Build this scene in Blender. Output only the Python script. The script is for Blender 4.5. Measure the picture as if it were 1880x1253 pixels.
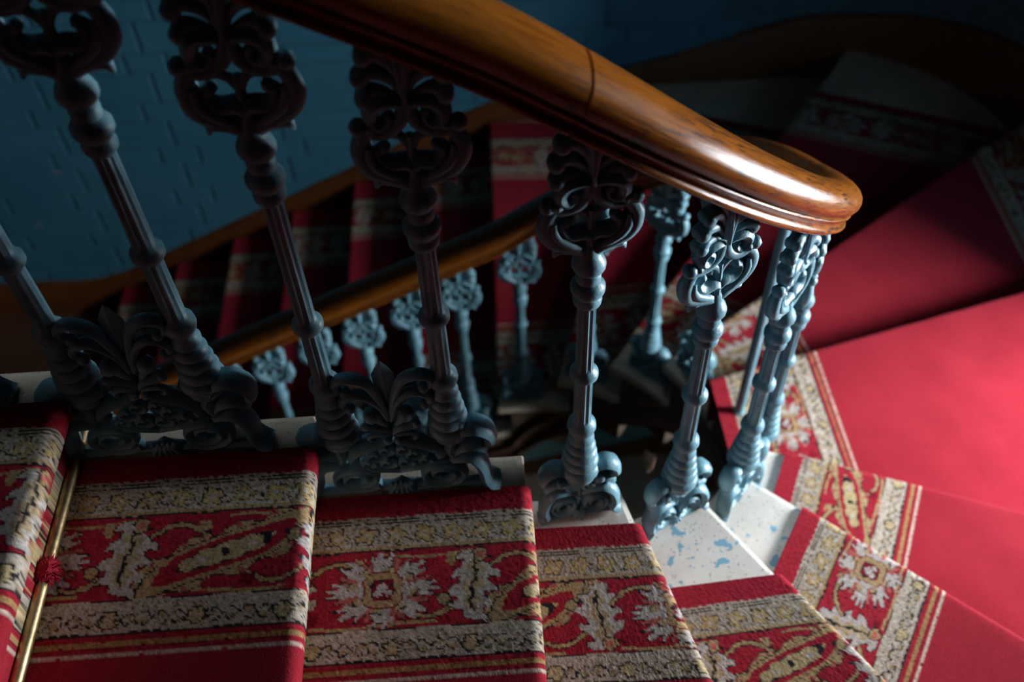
import bpy, bmesh, math, random
import numpy as np
from mathutils import Matrix, Vector
random.seed(7); RNG = np.random.default_rng(11)
for o in list(bpy.data.objects): bpy.data.objects.remove(o)
SC = bpy.context.scene; COL = SC.collection
ZC = 7.0                                    # height of the eye above the ground datum

# ------------------------------------------------------------------ camera
def make_camera():
    pit, yaw, roll, f = 0.8745, 0.0251, -0.0449, 1808.74
    F = Vector((math.sin(yaw)*math.cos(pit), math.cos(yaw)*math.cos(pit), -math.sin(pit)))
    R = Vector((math.cos(yaw), -math.sin(yaw), 0)); U = R.cross(F)
    R2 = R*math.cos(roll)+U*math.sin(roll); U2 = U*math.cos(roll)-R*math.sin(roll)
    cam = bpy.data.cameras.new('camera'); ob = bpy.data.objects.new('camera', cam); COL.objects.link(ob)
    m = Matrix.Identity(4)
    for i in range(3): m[i][0] = R2[i]; m[i][1] = U2[i]; m[i][2] = -F[i]
    m[0][3], m[1][3], m[2][3] = 0, 0, ZC
    ob.matrix_world = m
    cam.sensor_width = 36; cam.sensor_fit = 'HORIZONTAL'; cam.lens = f*36/1880
    cam.clip_start = 0.02
    cam.dof.use_dof = True; cam.dof.focus_distance = 1.40; cam.dof.aperture_fstop = 2.6
    SC.camera = ob
make_camera()

# ------------------------------------------------------------------ world, daylight, exposure
W = bpy.data.worlds.new('world'); SC.world = W; W.use_nodes = True
W.node_tree.nodes['Background'].inputs[0].default_value = (0.80, 0.90, 1.0, 1)
W.node_tree.nodes['Background'].inputs[1].default_value = 0.002
WIN = dict(y0=0.98, y1=1.52, z0=ZC-1.95, z1=ZC+0.80)     # tall window; a separate dim upper lamp is added for the rail's highlight
def area(name, loc, size, energy, color, direction):
    l = bpy.data.lights.new(name, 'AREA'); l.shape = 'RECTANGLE'; l.size, l.size_y = size
    l.energy = energy; l.color = color
    o = bpy.data.objects.new(name, l); COL.objects.link(o); o.location = loc
    o.rotation_euler = Vector(direction).to_track_quat('-Z', 'Z').to_euler()
    return o
DAY = (0.93, 0.97, 1.0)
ZS = ZC-0.70                                 # sash bar between the bright lower lamp and the added dim upper one
for nm, za, zb_, en in (('window_daylight', WIN['z0'], ZS, 325), ('window_daylight_upper', ZS, WIN['z1'], 20), ('window_daylight_below', WIN['z0']-3, WIN['z1']-3, 300)):  # the lowest lamp is added to brighten the storey below
    area(nm, (2.49, (WIN['y0']+WIN['y1'])/2, (za+zb_)/2), (WIN['y1']-WIN['y0'], zb_-za), en, DAY, (-1, 0, 0))
sky = area('roof_lantern_daylight', (-0.35, 1.18, ZC+4.0), (2.4, 0.4), 1.8, (0.72, 0.90, 1.0), (0, 0, -1))   # daylight falling down the stairwell
sky.data.spread = math.radians(14)
SC.view_settings.view_transform = 'Standard'; SC.view_settings.look = 'None'
SC.view_settings.gamma = 1; SC.view_settings.use_curve_mapping = False
SC.view_settings.exposure = 0.0

# ------------------------------------------------------------------ helpers
def tag(o, label=None, cat=None, group=None, kind=None):
    if label: o['label'] = label
    if cat: o['category'] = cat
    if group: o['group'] = group
    if kind: o['kind'] = kind
    return o
def empty(name, loc=(0, 0, 0), rz=0, parent=None):
    o = bpy.data.objects.new(name, None); COL.objects.link(o); o.location = loc; o.rotation_euler = (0, 0, rz)
    o.empty_display_size = 0.05
    if parent: o.parent = parent
    return o
def obj(name, me, parent=None, loc=None):
    o = bpy.data.objects.new(name, me); COL.objects.link(o)
    if parent: o.parent = parent
    if loc is not None: o.location = loc
    return o
class MB:
    """collects vertices and faces of one mesh"""
    def __init__(s): s.v = []; s.f = []
    def add(s, vs, fs):
        b = len(s.v); s.v += [tuple(p) for p in vs]; s.f += [tuple(i+b for i in q) for q in fs]
    def box(s, x0, x1, y0, y1, z0, z1):
        s.add([(x0,y0,z0),(x1,y0,z0),(x1,y1,z0),(x0,y1,z0),(x0,y0,z1),(x1,y0,z1),(x1,y1,z1),(x0,y1,z1)],
              [(0,3,2,1),(4,5,6,7),(0,1,5,4),(1,2,6,5),(2,3,7,6),(3,0,4,7)])
    def rings(s, rings, cap=True, closed=False):
        n = len(rings[0]); vs = [p for r in rings for p in r]; fs = []
        m = len(rings)
        for i in range(m if closed else m-1):
            a = i*n; b = ((i+1) % m)*n
            for k in range(n): fs.append((a+k, a+(k+1) % n, b+(k+1) % n, b+k))
        if cap and not closed:
            fs.append(tuple(range(n))[::-1]); fs.append(tuple((m-1)*n+k for k in range(n)))
        s.add(vs, fs)
    def ball(s, c, r, sy=1.0, n=8, m=6):
        rings = []
        for i in range(1, m):
            t = math.pi*i/m
            rings.append([(c[0]+r*math.sin(t)*math.cos(2*math.pi*k/n), c[1]+sy*r*math.sin(t)*math.sin(2*math.pi*k/n), c[2]-r*math.cos(t)) for k in range(n)])
        s.rings(rings)
    def lathe(s, prof, n=24, c=(0, 0, 0), flute=None):
        rings = []
        for r, z in prof:
            ring = []
            for k in range(n):
                q = r
                if flute and any(a <= z <= b for a, b in flute) and k % 2: q = r*0.84
                t = 2*math.pi*k/n
                ring.append((c[0]+q*math.cos(t), c[1]+q*math.sin(t), c[2]+z))
            rings.append(ring)
        s.rings(rings)
    def mesh(s, name, mat, smooth=True, angle=50):
        me = bpy.data.meshes.new(name); me.from_pydata(s.v, [], s.f)
        if mat: me.materials.append(mat)
        bm = bmesh.new(); bm.from_mesh(me); bmesh.ops.recalc_face_normals(bm, faces=bm.faces)
        if smooth:
            lim = math.radians(angle)
            for f in bm.faces: f.smooth = True
            for e in bm.edges:
                if len(e.link_faces) == 2 and e.calc_face_angle(0) > lim: e.smooth = False
        bm.to_mesh(me); bm.free(); me.update()
        return me
def crom(pts, n):
    """Catmull-Rom resample"""
    P = np.array(pts, float); P = np.vstack([2*P[0]-P[1], P, 2*P[-1]-P[-2]])
    out = []
    segs = len(P)-3
    for t in np.linspace(0, segs-1e-9, n):
        i = int(t); u = t-i; p0, p1, p2, p3 = P[i:i+4]
        out.append(0.5*((2*p1)+(-p0+p2)*u+(2*p0-5*p1+4*p2-p3)*u*u+(-p0+3*p1-3*p2+p3)*u**3))
    return np.array(out)
def scroll(mb, pts, rad, depth=1.0, y=0.0, n=None, mir=True, ks=8, dy=None):
    """iron scroll: pts are (x, z) in mm; rad list (mm) along it; swept as an oval bar"""
    n = n or max(7, 3*len(pts))
    c = crom(pts, n)/1000.0
    r = np.interp(np.linspace(0, 1, n), np.linspace(0, 1, len(rad)), rad)/1000.0
    yy = np.full(n, y/1000.0) if dy is None else np.interp(np.linspace(0, 1, n), np.linspace(0, 1, len(dy)), dy)/1000.0
    t = np.gradient(c, axis=0); t /= np.linalg.norm(t, axis=1)[:, None]+1e-9
    nn = np.stack([-t[:, 1], t[:, 0]], 1)
    for sgn in ((1, -1) if mir else (1,)):
        rings = []
        for i in range(n):
            rings.append([(sgn*(c[i, 0]+nn[i, 0]*r[i]*math.cos(a)), yy[i]+r[i]*depth*math.sin(a), c[i, 1]+nn[i, 1]*r[i]*math.cos(a))
                          for a in [2*math.pi*k/ks for k in range(ks)]])
        mb.rings(rings)
def spiral(cx, cz, rx, rz, turns, start, n=26, shrink=0.75, sense=1):
    out = []
    for i in range(n):
        t = i/(n-1); a = start+sense*2*math.pi*turns*t; k = 1-shrink*t
        out.append((cx+rx*k*math.cos(a), cz+rz*k*math.sin(a)))
    return out

# ------------------------------------------------------------------ materials
def mat(name):
    m = bpy.data.materials.new(name); m.use_nodes = True
    nt = m.node_tree; return m, nt, nt.nodes['Principled BSDF']
def nd(nt, t, **kw):
    n = nt.nodes.new(t)
    for k, v in kw.items():
        if k in n.inputs.keys(): n.inputs[k].default_value = v
        else: setattr(n, k, v)
    return n
def ramp(nt, fac, stops, interp='LINEAR'):
    r = nt.nodes.new('ShaderNodeValToRGB'); r.color_ramp.interpolation = interp
    e = r.color_ramp.elements
    while len(e) < len(stops): e.new(0.5)
    for q, (p, c) in zip(e, stops): q.position = p; q.color = (*c, 1)
    nt.links.new(fac, r.inputs[0]); return r.outputs[0]
def mixc(nt, fac, a, b):
    m = nt.nodes.new('ShaderNodeMix'); m.data_type = 'RGBA'
    for sock, v in ((m.inputs[0], fac), (m.inputs[6], a), (m.inputs[7], b)):
        if hasattr(v, 'is_linked'): nt.links.new(v, sock)
        elif isinstance(v, tuple): sock.default_value = (*v, 1)
        else: sock.default_value = v
    return m.outputs[2]
def pos(nt, scale=(1, 1, 1)):
    g = nt.nodes.new('ShaderNodeNewGeometry'); mp = nt.nodes.new('ShaderNodeMapping')
    mp.inputs['Scale'].default_value = scale; nt.links.new(g.outputs['Position'], mp.inputs[0]); return mp.outputs[0]
def noise(nt, vec, scale, detail=3, rough=0.5):
    n = nd(nt, 'ShaderNodeTexNoise', Scale=scale, Detail=detail, Roughness=rough); nt.links.new(vec, n.inputs['Vector']); return n.outputs['Fac']
def bump(nt, bsdf, h, strength, dist):
    b = nd(nt, 'ShaderNodeBump', Strength=strength, Distance=dist); nt.links.new(h, b.inputs['Height']); nt.links.new(b.outputs[0], bsdf.inputs['Normal'])
def m_iron():
    m, nt, b = mat('painted_cast_iron'); v = pos(nt)
    base = ramp(nt, noise(nt, v, 22, 4), [(0.3, (0.10, 0.225, 0.285)), (0.55, (0.145, 0.31, 0.385)), (0.75, (0.19, 0.37, 0.44))])
    chip = ramp(nt, noise(nt, v, 60, 3, 0.6), [(0.70, (0, 0, 0)), (0.72, (1, 1, 1))])
    col = mixc(nt, chip, base, (0.27, 0.36, 0.31)); nt.links.new(col, b.inputs['Base Color'])
    b.inputs['Roughness'].default_value = 0.42; b.inputs['Specular IOR Level'].default_value = 0.45
    bump(nt, b, noise(nt, v, 160, 3), 0.35, 0.002)
    return m
def m_wood(name, dark, mid, light, rough, scale=(4, 4, 4)):
    m, nt, b = mat(name); v = pos(nt, scale)
    col = ramp(nt, noise(nt, v, 5, 6, 0.6), [(0.25, dark), (0.5, mid), (0.75, light)])
    wear = ramp(nt, noise(nt, pos(nt, (1, 1, 1)), 55, 5, 0.65), [(0.63, (0, 0, 0)), (0.68, (1, 1, 1))])
    col2 = mixc(nt, wear, col, tuple(0.35*q for q in dark)); nt.links.new(col2, b.inputs['Base Color'])
    r = nd(nt, 'ShaderNodeMapRange'); nt.links.new(noise(nt, pos(nt), 30, 4), r.inputs[0]); r.inputs[3].default_value = rough*0.75; r.inputs[4].default_value = rough*1.45
    nt.links.new(r.outputs[0], b.inputs['Roughness'])
    b.inputs['Specular IOR Level'].default_value = 0.5
    bump(nt, b, noise(nt, pos(nt, (60, 60, 60)), 2.2, 4), 0.15, 0.001)
    return m
def m_rail():
    """varnished handrail: orange brown with the varnish worn to dark wood in short streaks, scratched"""
    m, nt, b = mat('varnished_handrail_wood')
    at = nt.nodes.new('ShaderNodeAttribute'); at.attribute_name = 'railuv'
    mp = nt.nodes.new('ShaderNodeMapping'); mp.inputs['Scale'].default_value = (7, 40, 1); nt.links.new(at.outputs['Vector'], mp.inputs[0])
    grain = ramp(nt, noise(nt, mp.outputs[0], 3, 5, 0.6), [(0.25, (0.17, 0.048, 0.006)), (0.5, (0.27, 0.084, 0.010)), (0.78, (0.34, 0.115, 0.015))])
    mp2 = nt.nodes.new('ShaderNodeMapping'); mp2.inputs['Scale'].default_value = (6, 40, 1); nt.links.new(at.outputs['Vector'], mp2.inputs[0])
    wear = ramp(nt, noise(nt, mp2.outputs[0], 4.3, 6, 0.62), [(0.505, (0, 0, 0)), (0.56, (1, 1, 1))])
    top = ramp(nt, noise(nt, pos(nt), 6.0, 3), [(0.42, (0, 0, 0)), (0.60, (1, 1, 1))])
    fac = nd(nt, 'ShaderNodeMath', operation='MULTIPLY'); nt.links.new(wear, fac.inputs[0]); nt.links.new(top, fac.inputs[1])
    col = mixc(nt, fac.outputs[0], grain, (0.055, 0.024, 0.018)); nt.links.new(col, b.inputs['Base Color'])
    r = nd(nt, 'ShaderNodeMapRange'); nt.links.new(noise(nt, mp2.outputs[0], 7, 5), r.inputs[0]); r.inputs[3].default_value = 0.06; r.inputs[4].default_value = 0.34
    nt.links.new(r.outputs[0], b.inputs['Roughness']); b.inputs['Specular IOR Level'].default_value = 0.42
    bump(nt, b, noise(nt, mp2.outputs[0], 9, 6, 0.75), 0.35, 0.0015)
    return m
def m_marble(splat):
    dust_shade_tint = (1, 1, 1) if splat else (0.80, 0.70, 0.60)  # unsplashed marble: dusty brown tint that also offsets the bluish shade
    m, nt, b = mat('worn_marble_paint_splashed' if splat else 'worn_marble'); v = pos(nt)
    base = ramp(nt, noise(nt, v, 9, 6, 0.6), [(q, tuple(a*b for a, b in zip(c, dust_shade_tint))) for q, c in ((0.25, (0.56, 0.51, 0.46)), (0.5, (0.73, 0.69, 0.63)), (0.8, (0.80, 0.77, 0.72)))])
    speck = ramp(nt, noise(nt, v, 170, 2), [(0.66, (0, 0, 0)), (0.70, (1, 1, 1))])
    col = mixc(nt, speck, base, (0.20, 0.20, 0.20))
    grime = ramp(nt, noise(nt, v, 16, 5, 0.7), [(0.60, (0, 0, 0)), (0.78, (0.75, 0.75, 0.75))])
    col = mixc(nt, grime, col, (0.20, 0.17, 0.14))
    if splat:
        s = ramp(nt, noise(nt, v, 30, 3, 0.5), [(0.60, (0, 0, 0)), (0.615, (1, 1, 1))])
        s2 = ramp(nt, noise(nt, v, 9, 1, 0.3), [(0.42, (0, 0, 0)), (0.50, (1, 1, 1))])
        f = nd(nt, 'ShaderNodeMath', operation='MULTIPLY'); nt.links.new(s, f.inputs[0]); nt.links.new(s2, f.inputs[1])
        col = mixc(nt, f.outputs[0], col, (0.20, 0.42, 0.55))
    nt.links.new(col, b.inputs['Base Color']); b.inputs['Roughness'].default_value = 0.55
    bump(nt, b, noise(nt, v, 60, 5), 0.2, 0.002)
    return m
def m_wall(name, c0, c1):
    m, nt, b = mat(name); v = pos(nt)
    base = ramp(nt, noise(nt, v, 3.0, 5, 0.6), [(0.3, c0), (0.7, c1)])
    chip = ramp(nt, noise(nt, v, 8, 4, 0.5), [(0.755, (0, 0, 0)), (0.765, (1, 1, 1))])
    nt.links.new(mixc(nt, chip, base, (0.50, 0.38, 0.33)), b.inputs['Base Color'])
    b.inputs['Roughness'].default_value = 0.5; b.inputs['Specular IOR Level'].default_value = 0.35
    bump(nt, b, noise(nt, v, 45, 4), 0.25, 0.003)
    return m
def m_flat(name, c, rough=0.7, metal=0.0, var=0.25, scale=30):
    m, nt, b = mat(name); v = pos(nt)
    nt.links.new(ramp(nt, noise(nt, v, scale, 4), [(0.3, tuple(q*(1-var) for q in c)), (0.7, tuple(min(1, q*(1+var)) for q in c))]), b.inputs['Base Color'])
    b.inputs['Roughness'].default_value = rough; b.inputs['Metallic'].default_value = metal
    bump(nt, b, noise(nt, v, scale*4, 3), 0.15, 0.002)
    return m
def m_carpet(name, attr):
    m, nt, b = mat(name); v = pos(nt)
    if attr:
        a = nt.nodes.new('ShaderNodeAttribute'); a.attribute_name = 'Col'; nt.links.new(a.outputs['Color'], b.inputs['Base Color'])
    else:
        c = ramp(nt, noise(nt, v, 5, 6, 0.7), [(0.25, (0.27, 0.014, 0.026)), (0.75, (0.36, 0.021, 0.038))])
        tf = ramp(nt, noise(nt, v, 420, 2), [(0.3, (0.72, 0.72, 0.72)), (0.7, (1.15, 1.15, 1.15))])
        mm = nt.nodes.new('ShaderNodeMix'); mm.data_type = 'RGBA'; mm.blend_type = 'MULTIPLY'; mm.inputs[0].default_value = 1
        nt.links.new(c, mm.inputs[6]); nt.links.new(tf, mm.inputs[7]); nt.links.new(mm.outputs[2], b.inputs['Base Color'])
    b.inputs['Roughness'].default_value = 1.0; b.inputs['Specular IOR Level'].default_value = 0.08
    b.inputs['Sheen Weight'].default_value = 0.04; b.inputs['Sheen Roughness'].default_value = 0.5; b.inputs['Sheen Tint'].default_value = (1, 0.75, 0.75, 1)
    bump(nt, b, noise(nt, v, 520, 2), 0.45, 0.002)
    return m
IRON = m_iron(); RAIL = m_rail()
STRINGER = m_wood('brown_varnished_skirting', (0.085, 0.026, 0.006), (0.125, 0.039, 0.008), (0.16, 0.052, 0.011), 0.42)
STRINGW = m_wood('dark_well_string', (0.05, 0.02, 0.01), (0.09, 0.037, 0.016), (0.14, 0.065, 0.03), 0.55)
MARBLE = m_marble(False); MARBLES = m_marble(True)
RISER = m_wood('dirty_brown_riser', (0.05, 0.028, 0.014), (0.11, 0.065, 0.032), (0.20, 0.13, 0.07), 0.7)
BLUE = m_wall('blue_painted_brick', (0.042, 0.175, 0.262), (0.060, 0.215, 0.305))
BLUEJ = m_flat('blue_painted_mortar', (0.045, 0.15, 0.21), 0.7)
TEAL = m_wall('teal_painted_plaster', (0.16, 0.33, 0.33), (0.19, 0.37, 0.36))  # plain, greener and paler than the blue wall above
BRASS = m_flat('worn_brass', (0.46, 0.35, 0.19), 0.42, 1.0, 0.35, 60)
CARPET = m_carpet('patterned_wool_carpet', True); REDC = m_carpet('red_wool_carpet', False)
WHITEW = m_flat('white_plaster', (0.55, 0.53, 0.50), 0.8)
PINK = m_flat('bare_pink_plaster', (0.55, 0.33, 0.25), 0.85)
FRAMEW = m_flat('window_frame_paint', (0.42, 0.40, 0.36), 0.5)

# ------------------------------------------------------------------ plan of the stair
RISE = 0.1532
def zn(n): return ZC-(1.4138+(n-2)*RISE)
WC = np.array([0.06, 1.482])                # centre of the stairwell's round end
def arc(c, r, a0, a1, n): return [(c[0]+r*math.cos(math.radians(a)), c[1]+r*math.sin(math.radians(a))) for a in np.linspace(a0, a1, n)]
def well_path(r, x0=-3.4, n=48):
    return np.array([(x, WC[1]-r) for x in np.linspace(x0, WC[0]-0.03, 20)]+arc(WC, r, -90, 90, n)+[(x, WC[1]+r) for x in np.linspace(WC[0]-0.03, x0, 20)])
YW, XW, YF = 3.66, 2.10, -0.70
def wall_path(off=0.0):
    k = 0.8-off
    return np.array([(x, YF+off) for x in np.linspace(-3.4, 1.28, 16)]+arc((1.3, 0.1), k, -90, 0, 18)+[(XW-off, y) for y in np.linspace(0.15, 2.82, 14)]+arc((1.3, 2.86), k, 0, 90, 22)+[(x, YW-off) for x in np.linspace(1.28, -3.4, 90)])
NOS = {3: ((.208, .952), (.303, .574)), 4: ((.383, 1.011), (.628, .618)), 5: ((.506, 1.16), (.986, .72)), 6: ((.676, 1.284), (1.184, 1.075)),
       7: ((.853, 1.697), (1.56, 1.876)), 8: ((.752, 1.994), (1.782, 2.692)), 9: ((.536, 2.184), (1.53, 3.516)), 10: ((.202, 2.029), (.294, 2.296)), 11: ((-.005, 2.05), (.035, 3.55))}
N0, N1 = -3, 17                             # first and last step of this storey
def nosing(n):
    if n in NOS: p, q = map(np.array, NOS[n]); return p, (q-p)/np.linalg.norm(q-p)
    if n <= 2: return np.array([.034-.327*(2-n), .9]), np.array([0., -1.])
    return np.array([.023-.3229*(n-11), 2.1]), np.array([0., 1.])
def fwd(n):
    p, d = nosing(n); return np.array([-d[1], d[0]])      # horizontal direction of descent across the nosing
def cross(path, p, d):
    """arc-length positions where the line p + t d (t > -0.4) meets the path; nearest to p along d"""
    best = None; acc = 0
    for a, b in zip(path[:-1], path[1:]):
        e = b-a; L = np.linalg.norm(e)
        det = d[0]*(-e[1])+e[0]*d[1]
        if abs(det) > 1e-9:
            w = a-p; t = (w[0]*(-e[1])+e[0]*w[1])/det; u = (d[0]*w[1]-d[1]*w[0])/det
            if -1e-6 <= u <= 1+1e-6 and (best is None or abs(t) < abs(best[1])): best = (acc+u*L, t)
        acc += L
    return best[0]
def sub(path, s0, s1):
    acc = np.concatenate([[0], np.cumsum(np.linalg.norm(np.diff(path, axis=0), axis=1))])
    at = lambda s: (np.interp(s, acc, path[:, 0]), np.interp(s, acc, path[:, 1]))
    mid = [tuple(p) for p, a in zip(path, acc) if s0+1e-4 < a < s1-1e-4]
    return [at(s0)]+mid+[at(s1)]
R_WELL = 0.552
PW = well_path(R_WELL); PO = wall_path()
def step_poly(n, back=0.0, front=0.0):
    """plan outline of step n; nosings shifted along the descent"""
    p0, d0 = nosing(n-1); p1, d1 = nosing(n)
    p0 = p0+fwd(n-1)*back; p1 = p1+fwd(n)*front
    inner = sub(PW, cross(PW, p0, d0), cross(PW, p1, d1)); outer = sub(PO, cross(PO, p0, d0), cross(PO, p1, d1))
    return inner, outer
def prism(poly, z0, z1, bev=0.0):
    bm = bmesh.new(); vs = [bm.verts.new((x, y, z1)) for x, y in poly]
    f = bm.faces.new(vs); r = bmesh.ops.extrude_face_region(bm, geom=[f])
    for v in r['geom']:
        if isinstance(v, bmesh.types.BMVert): v.co.z = z0
    bmesh.ops.recalc_face_normals(bm, faces=bm.faces)
    if bev:
        es = [e for e in bm.edges if all(abs(v.co.z-z1) < 1e-6 for v in e.verts)]+[e for e in bm.edges if all(abs(v.co.z-z0) < 1e-6 for v in e.verts)]
        bmesh.ops.bevel(bm, geom=es, offset=bev, segments=2, affect='EDGES', profile=0.6)
    bmesh.ops.triangulate(bm, faces=[q for q in bm.faces if len(q.verts) > 4])
    return bm
def bm_mesh(bm, name, m, smooth=False):
    me = bpy.data.meshes.new(name)
    if smooth:
        for f in bm.faces: f.smooth = True
    bm.to_mesh(me); bm.free(); me.materials.append(m); return me
def build_steps(dz, n0, n1, name, splat):
    st = empty(name); tag(st, kind='structure')
    for n in range(n0, n1+1):
        z = zn(n)+dz
        i, o = step_poly(n, -0.05, 0.0)
        t = obj('tread', bm_mesh(prism(i+o[::-1], z-0.042, z, 0.012), 'tread', MARBLES if (splat and 3 <= n <= 7) else MARBLE), st)
        i, o = step_poly(n, -0.052, -0.045)
        obj('riser', bm_mesh(prism(i+o[::-1], z-0.043-RISE*1.1, z-0.0425), 'riser', RISER), st)
    return st
st = build_steps(0, N0, N1, 'staircase', True)
tag(st, 'winding marble staircase with pale worn treads round an open well')
st2 = build_steps(-3.0, 5, 13, 'staircase', False)
tag(st2, 'marble winder steps of the storey below, glimpsed through the stairwell')
fl = MB(); fl.box(-3.4, zx := (.023-.3229*(N1-11))-0.05, -0.7, 3.66, zn(N1)-RISE-0.10, zn(N1)-RISE)
FLOORM = m_wood('brown_landing_boards', (0.07, 0.028, 0.016), (0.11, 0.045, 0.025), (0.15, 0.06, 0.034), 0.6, (1, 9, 1))
lf = MB(); lf.box(-3.4, zx, 2.03, 3.66, zn(N1)-RISE-0.10, zn(N1)-RISE)
tag(obj('floor', lf.mesh('floor', FLOORM, False)), 'dim brown landing at the foot of the lower flight', kind='structure')

# ------------------------------------------------------------------ walls
def wall_height_strip(path, z0, z1, m, name):
    mb = MB()
    rings = [[(x, y, z0), (x, y, z1)] for x, y in path]
    vs = [p for r in rings for p in r]; fs = [(2*i, 2*i+1, 2*i+3, 2*i+2) for i in range(len(path)-1)]
    mb.add(vs, fs); return mb.mesh(name, m)
ACC = np.concatenate([[0], np.cumsum(np.linalg.norm(np.diff(PO, axis=0), axis=1))])
def so(x, y):
    q = np.array([x, y]); best = (9, 0)
    for a, b, s0 in zip(PO[:-1], PO[1:], ACC[:-1]):
        e = b-a; L = np.linalg.norm(e); t = min(1, max(0, (q-a)@e/L**2)); best = min(best, (float(np.linalg.norm(a+t*e-q)), s0+t*L))
    return best[1]
S_BACK0 = cross(PO, np.array([1.0, 2.6]), np.array([1., 0.]))      # the back wall starts on the right wall at y = 2.6
BACKP = np.array(sub(PO, S_BACK0, ACC[-1]))
def offset(path, d):
    t = np.gradient(path, axis=0); t /= np.linalg.norm(t, axis=1)[:, None]
    return path+np.stack([-t[:, 1], t[:, 0]], 1)*d               # towards the stair (left of travel)
# top of the skirting along the outer wall, as a function of arc length
SK = [((2.1, -0.2), -1.66), ((2.1, .65), -1.84), ((2.1, 1.9), -2.02), ((2.1, 2.6), -2.15), ((2.03, 3.19), -2.20), ((1.86, 3.43), -2.26), ((1.62, 3.60), -2.32), ((1.30, 3.66), -2.368), ((1.108, 3.66), -2.424), ((.765, 3.66), -2.525), ((.35, 3.66), -2.60), ((-.007, 3.66), -2.70)]
SK = [(so(*p), z) for p, z in SK]
for x in (-.6, -1.2, -1.83, -2.0): SK.append((so(x, 3.66), -2.792-(.023-x)/.3229*RISE+0.085))
SK.append((so(-2.35, 3.66), zn(N1)-RISE+0.22-ZC)); SK.append((ACC[-1], zn(N1)-RISE+0.22-ZC))
SKS = np.array([a for a, _ in SK]); SKZ = np.array([b for _, b in SK])+ZC
def sk_top(s): return np.interp(s, SKS, SKZ)
def skirting(dz, s0, s1, name, label):
    mb = MB(); P = np.array(sub(PO, s0, s1)); a = s0+np.concatenate([[0], np.cumsum(np.linalg.norm(np.diff(P, axis=0), axis=1))])
    Q = offset(P, 0.028); Q2 = offset(P, 0.02); rings = []
    zz = sk_top(a); k = np.ones(7)/7
    if len(zz) > 20: zz = np.convolve(np.pad(zz, 3, 'edge'), k, 'valid')
    for p, q, q2, z in zip(P, Q, Q2, zz):
        z = z+dz
        rings.append([(p[0], p[1], z-0.55), (q[0], q[1], z-0.55), (q[0], q[1], z-0.012), (q2[0], q2[1], z), (p[0], p[1], z+0.002)])
    mb.rings(rings)
    return tag(obj(name, mb.mesh(name, STRINGER)), label, kind='structure')
skirting(0, so(2.1, -0.2), ACC[-1], 'trim_1', 'brown varnished skirting board climbing along the blue brick wall')
skirting(-3.0, so(2.1, 1.9), so(-1.2, 3.66), 'trim_2', 'brown skirting of the storey below, seen through the stairwell')
wb = obj('wall_back', wall_height_strip(BACKP, ZC-4.6, ZC-0.6, BLUEJ, 'wall_back')); tag(wb, 'blue painted brick wall rising behind the lower flight', kind='structure')
wlow = obj('wall_lower', wall_height_strip(BACKP, ZC-7.4, ZC-4.6, TEAL, 'wall_lower')); tag(wlow, 'teal painted wall of the storey below', kind='structure')
# courses: tall blocks alternate with low ones
def brick(s0, s1, z0, z1):
    """one painted block standing 7 mm proud of the joints, following the wall"""
    a = s0; b = s1
    P = np.array(sub(BACKP, a, b))
    P = P[[0, -1]] if abs(P[:, 1].max()-P[:, 1].min()) < 1e-4 else P
    F0 = offset(P, 0.008) if len(P) > 1 else P
    k = len(P); t = P[1]-P[0]; t = t/np.linalg.norm(t); t2 = P[-1]-P[-2]; t2 = t2/np.linalg.norm(t2)
    e = 0.004; Fi = F0.copy(); Fi[0] += t*e; Fi[-1] -= t2*e
    mb = MB(); rings = []
    for p, f, fi in zip(P, F0, Fi):
        m = (p+f)/2
        rings.append([(p[0], p[1], z0), (p[0]*.4+f[0]*.6, p[1]*.4+f[1]*.6, z0), (fi[0], fi[1], z0+e), (fi[0], fi[1], z1-e), (p[0]*.4+f[0]*.6, p[1]*.4+f[1]*.6, z1), (p[0], p[1], z1)])
    mb.rings(rings); return mb
BSH = {}
LB = np.sum(np.linalg.norm(np.diff(BACKP, axis=0), axis=1))
s_of_x = lambda x: LB-(x+3.4)               # on the straight part of the back wall
joint0 = s_of_x(-1.40)
def put_brick(s0, s1, z0, z1):
    smid = (s0+s1)/2
    if s0 < 0.02 or s1 > LB-0.02: return
    if z1 < sk_top(S_BACK0+smid)-0.12: return
    straight = s0 > s_of_x(1.26)
    if straight:
        x1 = -3.4+LB-s0; x0 = -3.4+LB-s1
        if x1 < -2.75: return
        key = (round(s1-s0, 3), round(z1-z0, 3))
        if key not in BSH:
            w, h = key; mb = MB(); e = 0.0035
            mb.rings([[(-w/2, 0, -h/2), (w/2, 0, -h/2), (w/2, 0, h/2), (-w/2, 0, h/2)], [(-w/2, -.005, -h/2), (w/2, -.005, -h/2), (w/2, -.005, h/2), (-w/2, -.005, h/2)],
                      [(-w/2+e, -.008, -h/2+e), (w/2-e, -.008, -h/2+e), (w/2-e, -.008, h/2-e), (-w/2+e, -.008, h/2-e)]])
            BSH[key] = mb.mesh('brick', BLUE, False)
        o = obj('brick', BSH[key], wb, ((x0+x1)/2, YW+random.uniform(-.0008, .0008), (z0+z1)/2))
    else:
        obj('brick', brick(s0, s1, z0, z1).mesh('brick', BLUE, False), wb)
VJ, HJ = 0.008, 0.002
ztop0 = ZC-2.446
for k in range(-4, 6):
    zt = ztop0-0.2465*k
    for m in range(-14, 6):
        a = joint0-0.487*m
        put_brick(a+VJ, a+0.487-VJ, zt-0.150+HJ, zt-HJ)                       # tall course
        put_brick(a-0.089+VJ, a+0.089-VJ, zt-0.2465+HJ, zt-0.150-HJ)          # low course: small block under each joint
        put_brick(a+0.089+VJ, a+0.487-0.089-VJ, zt-0.2465+HJ, zt-0.150-HJ)
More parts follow.
